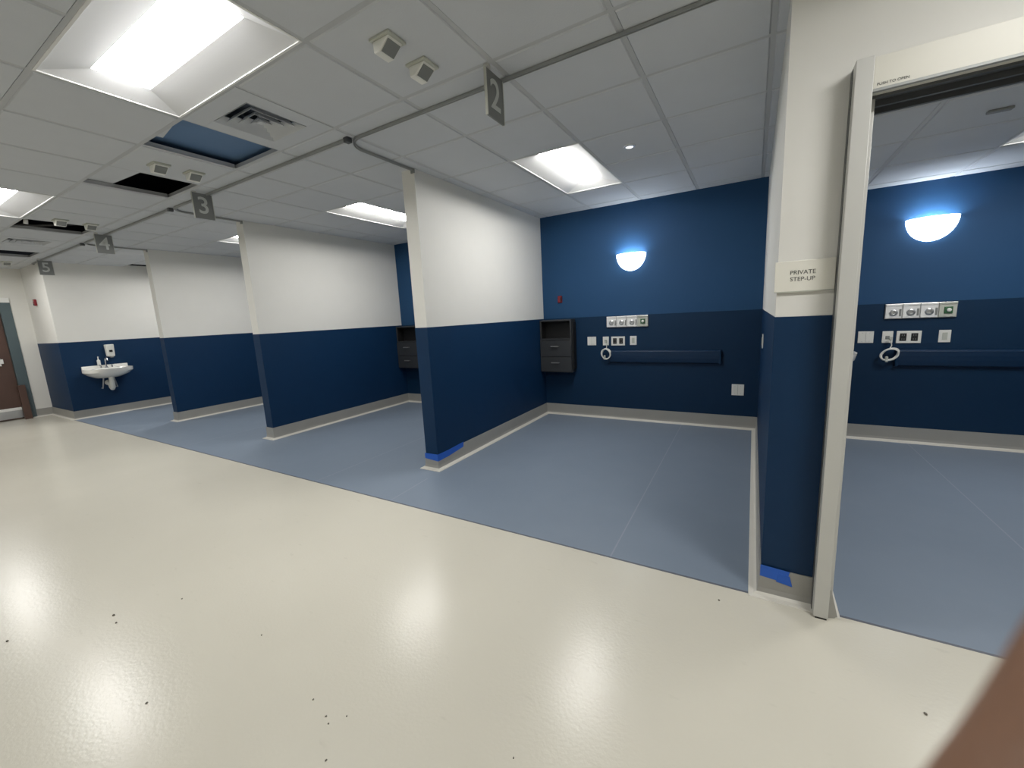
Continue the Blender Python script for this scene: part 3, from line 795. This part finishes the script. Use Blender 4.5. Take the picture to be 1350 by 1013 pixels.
# ------------------------------------------------------------------ grit on the white floor
grit = [(.556, 1.694, .007, 'dark crumb on the white floor near the fingertip'),
        (-2.75, .556, .008, None), (-2.665, .541, .006, None), (-1.284, .723, .0045, None), (-1.251, .709, .004, None), (-1.216, .759, .004, None),
        (-1.388, .743, .0045, None), (-1.148, .626, .005, None), (-.61, .919, .004, None), (-1.91, .835, .005, None), (-.09, 2.0, .006, None), (-2.575, .781, .005, None), (-2.993, .245, .008, None), (-1.96, .428, .006, None)]
b0 = None
for k, (gx_, gy_, r, lab) in enumerate(grit):
    bm = bmesh.new(); bmesh.ops.create_icosphere(bm, subdivisions=2, radius=1)
    rr = random.Random(k)
    for v in bm.verts:
        f = 1 + rr.uniform(-.22, .22); v.co = Vector((v.co.x * r * .8 * f, v.co.y * r * .6 * f, max(0, v.co.z * r * .6 * f + r * .35)))
    me = bpy.data.meshes.new('floor_grit'); bm.to_mesh(me); bm.free(); me.materials.append(CRUMB)
    o = bpy.data.objects.new('floor_grit', me); COL.objects.link(o); o.location = (gx_, gy_, 0); o.rotation_euler = (0, 0, rr.uniform(0, 6))
    tag(o, lab or 'tiny dark speck of grit on the glossy white floor', 'grit', None if lab else 'specks of grit on the white floor')

# ------------------------------------------------------------------ camera
cam = bpy.data.cameras.new('camera'); co = bpy.data.objects.new('camera', cam); COL.objects.link(co)
yaw, pitch, roll = [math.radians(a) for a in (-30.6345, -9.4181, -2.9275)]
fw = Vector((math.sin(yaw) * math.cos(pitch), math.cos(yaw) * math.cos(pitch), math.sin(pitch)))
rt = Vector((math.cos(yaw), -math.sin(yaw), 0)); up = rt.cross(fw)
rt2 = rt * math.cos(roll) + up * math.sin(roll); up2 = up * math.cos(roll) - rt * math.sin(roll)
R3 = Matrix((rt2, up2, -fw)).transposed()
co.matrix_world = Matrix.Translation((0, 0, 1.4)) @ R3.to_4x4()
cam.sensor_fit = 'HORIZONTAL'; cam.sensor_width = 36; cam.lens = 540.1 / 1350 * 36
cam.clip_start = .004; cam.clip_end = 60
cam.dof.use_dof = True; cam.dof.focus_distance = 3.2; cam.dof.aperture_fstop = 10.0
scene.camera = co

# ------------------------------------------------------------------ photographer's hand with the fingertip in front of the lens
def C(r, u, f):      # millimetres right, up, forward of the eye
    return Vector((0, 0, 1.4)) + rt2 * r * .001 + up2 * u * .001 + fw * f * .001
def make_hand():
    mb = MB()
    def limb(pts, rad):
        P = [C(*p) for p in pts]; Rr = [r * .001 for r in rad]
        # smooth the centre line, round the free end
        Q = []; S = []
        for i in range(len(P) - 1):
            p0, p1, p2, p3 = P[max(0, i - 1)], P[i], P[i + 1], P[min(len(P) - 1, i + 2)]
            for k in range(6):
                t = k / 6
                Q.append(.5 * ((2 * p1) + (p2 - p0) * t + (2 * p0 - 5 * p1 + 4 * p2 - p3) * t * t + (3 * p1 - p0 - 3 * p2 + p3) * t ** 3))
                S.append(Rr[i] * (1 - t) + Rr[i + 1] * t)
        Q.append(P[-1]); S.append(Rr[-1])
        d = (Q[-1] - Q[-2]).normalized(); r = S[-1]
        for q in (.35, .65, .85, .96):
            Q.append(P[-1] + d * r * q); S.append(r * math.sqrt(1 - q * q))
        mb.tube(Q, S, 18)
    w = (20, -175, -5)
    limb([(110, -400, -190), (62, -300, -90), (30, -205, -22), w, (20, -150, 8)], [38, 33, 26, 23, 20])
    base = [(-2, -82, 28), (17, -86, 32), (36, -97, 32), (54, -112, 28)]
    fing = [[(22.0, -52, 26), (36.0, -31.5, 24), (44.4, -17.5, 24), (55.2, -4, 25)],
            [(44, -56, 32), (64, -36, 31), (80, -20, 30)],
            [(60, -68, 33), (80, -48, 32), (94, -32, 31)],
            [(78, -88, 30), (94, -72, 29), (106, -60, 28)]]
    frad = [[11, 9.6, 9.0, 8.6, 7.4], [11.2, 9.6, 8.8, 7.4], [10.8, 9.2, 8.4, 7.0], [9.6, 8.2, 7.4, 6.2]]
    for b, f, rr in zip(base, fing, frad):
        m = ((b[0] + 20) / 2, (b[1] - 165) / 2, (b[2] + 5) / 2 + 2)
        limb([(20 + (b[0] - 20) * .25, -158, 4), m, b] + f, [17, 15, 12.5] + rr[1:] if len(rr) == len(f) + 1 else [17, 15] + rr)
    limb([(8, -150, 12), (-18, -134, 24), (-38, -110, 38), (-50, -88, 46), (-54, -72, 48)], [18, 15, 11.5, 10, 8.2])
    o = mb.build('hand', SKIN, smooth=True)
    rm = o.modifiers.new('remesh', 'REMESH'); rm.mode = 'VOXEL'; rm.voxel_size = .0016; rm.use_smooth_shade = True
    s2 = o.modifiers.new('smooth', 'SMOOTH'); s2.factor = .5; s2.iterations = 8
    dg = bpy.context.evaluated_depsgraph_get()
    m2 = bpy.data.meshes.new_from_object(o.evaluated_get(dg))
    o.modifiers.clear(); o.data = m2; m2.materials.clear(); m2.materials.append(SKIN)
    for p in m2.polygons: p.use_smooth = True
    tag(o, "photographer's brown fingertip blurred across the bottom right corner", 'hand')
    sl = MB().tube([C(38, -232, -43), C(62, -300, -90), C(110, -400, -190), C(170, -500, -300)], [.036, .042, .048, .054], 24)
    sl.build('sleeve', SLEEVE, o, smooth=True)
make_hand()

# ------------------------------------------------------------------ world and view
wd = bpy.data.worlds.new('world'); scene.world = wd; wd.use_nodes = True
wd.node_tree.nodes['Background'].inputs[0].default_value = (.02, .022, .026, 1)
wd.node_tree.nodes['Background'].inputs[1].default_value = 0.3
scene.view_settings.view_transform = 'Standard'; scene.view_settings.look = 'None'
scene.view_settings.gamma = 1.0; scene.view_settings.exposure = 0.0
scene.view_settings.use_curve_mapping = False
scene.cycles.max_bounces = 10; scene.cycles.diffuse_bounces = 8; scene.cycles.glossy_bounces = 4
scene.cycles.use_denoising = True
scene.cycles.sample_clamp_indirect = 6.0
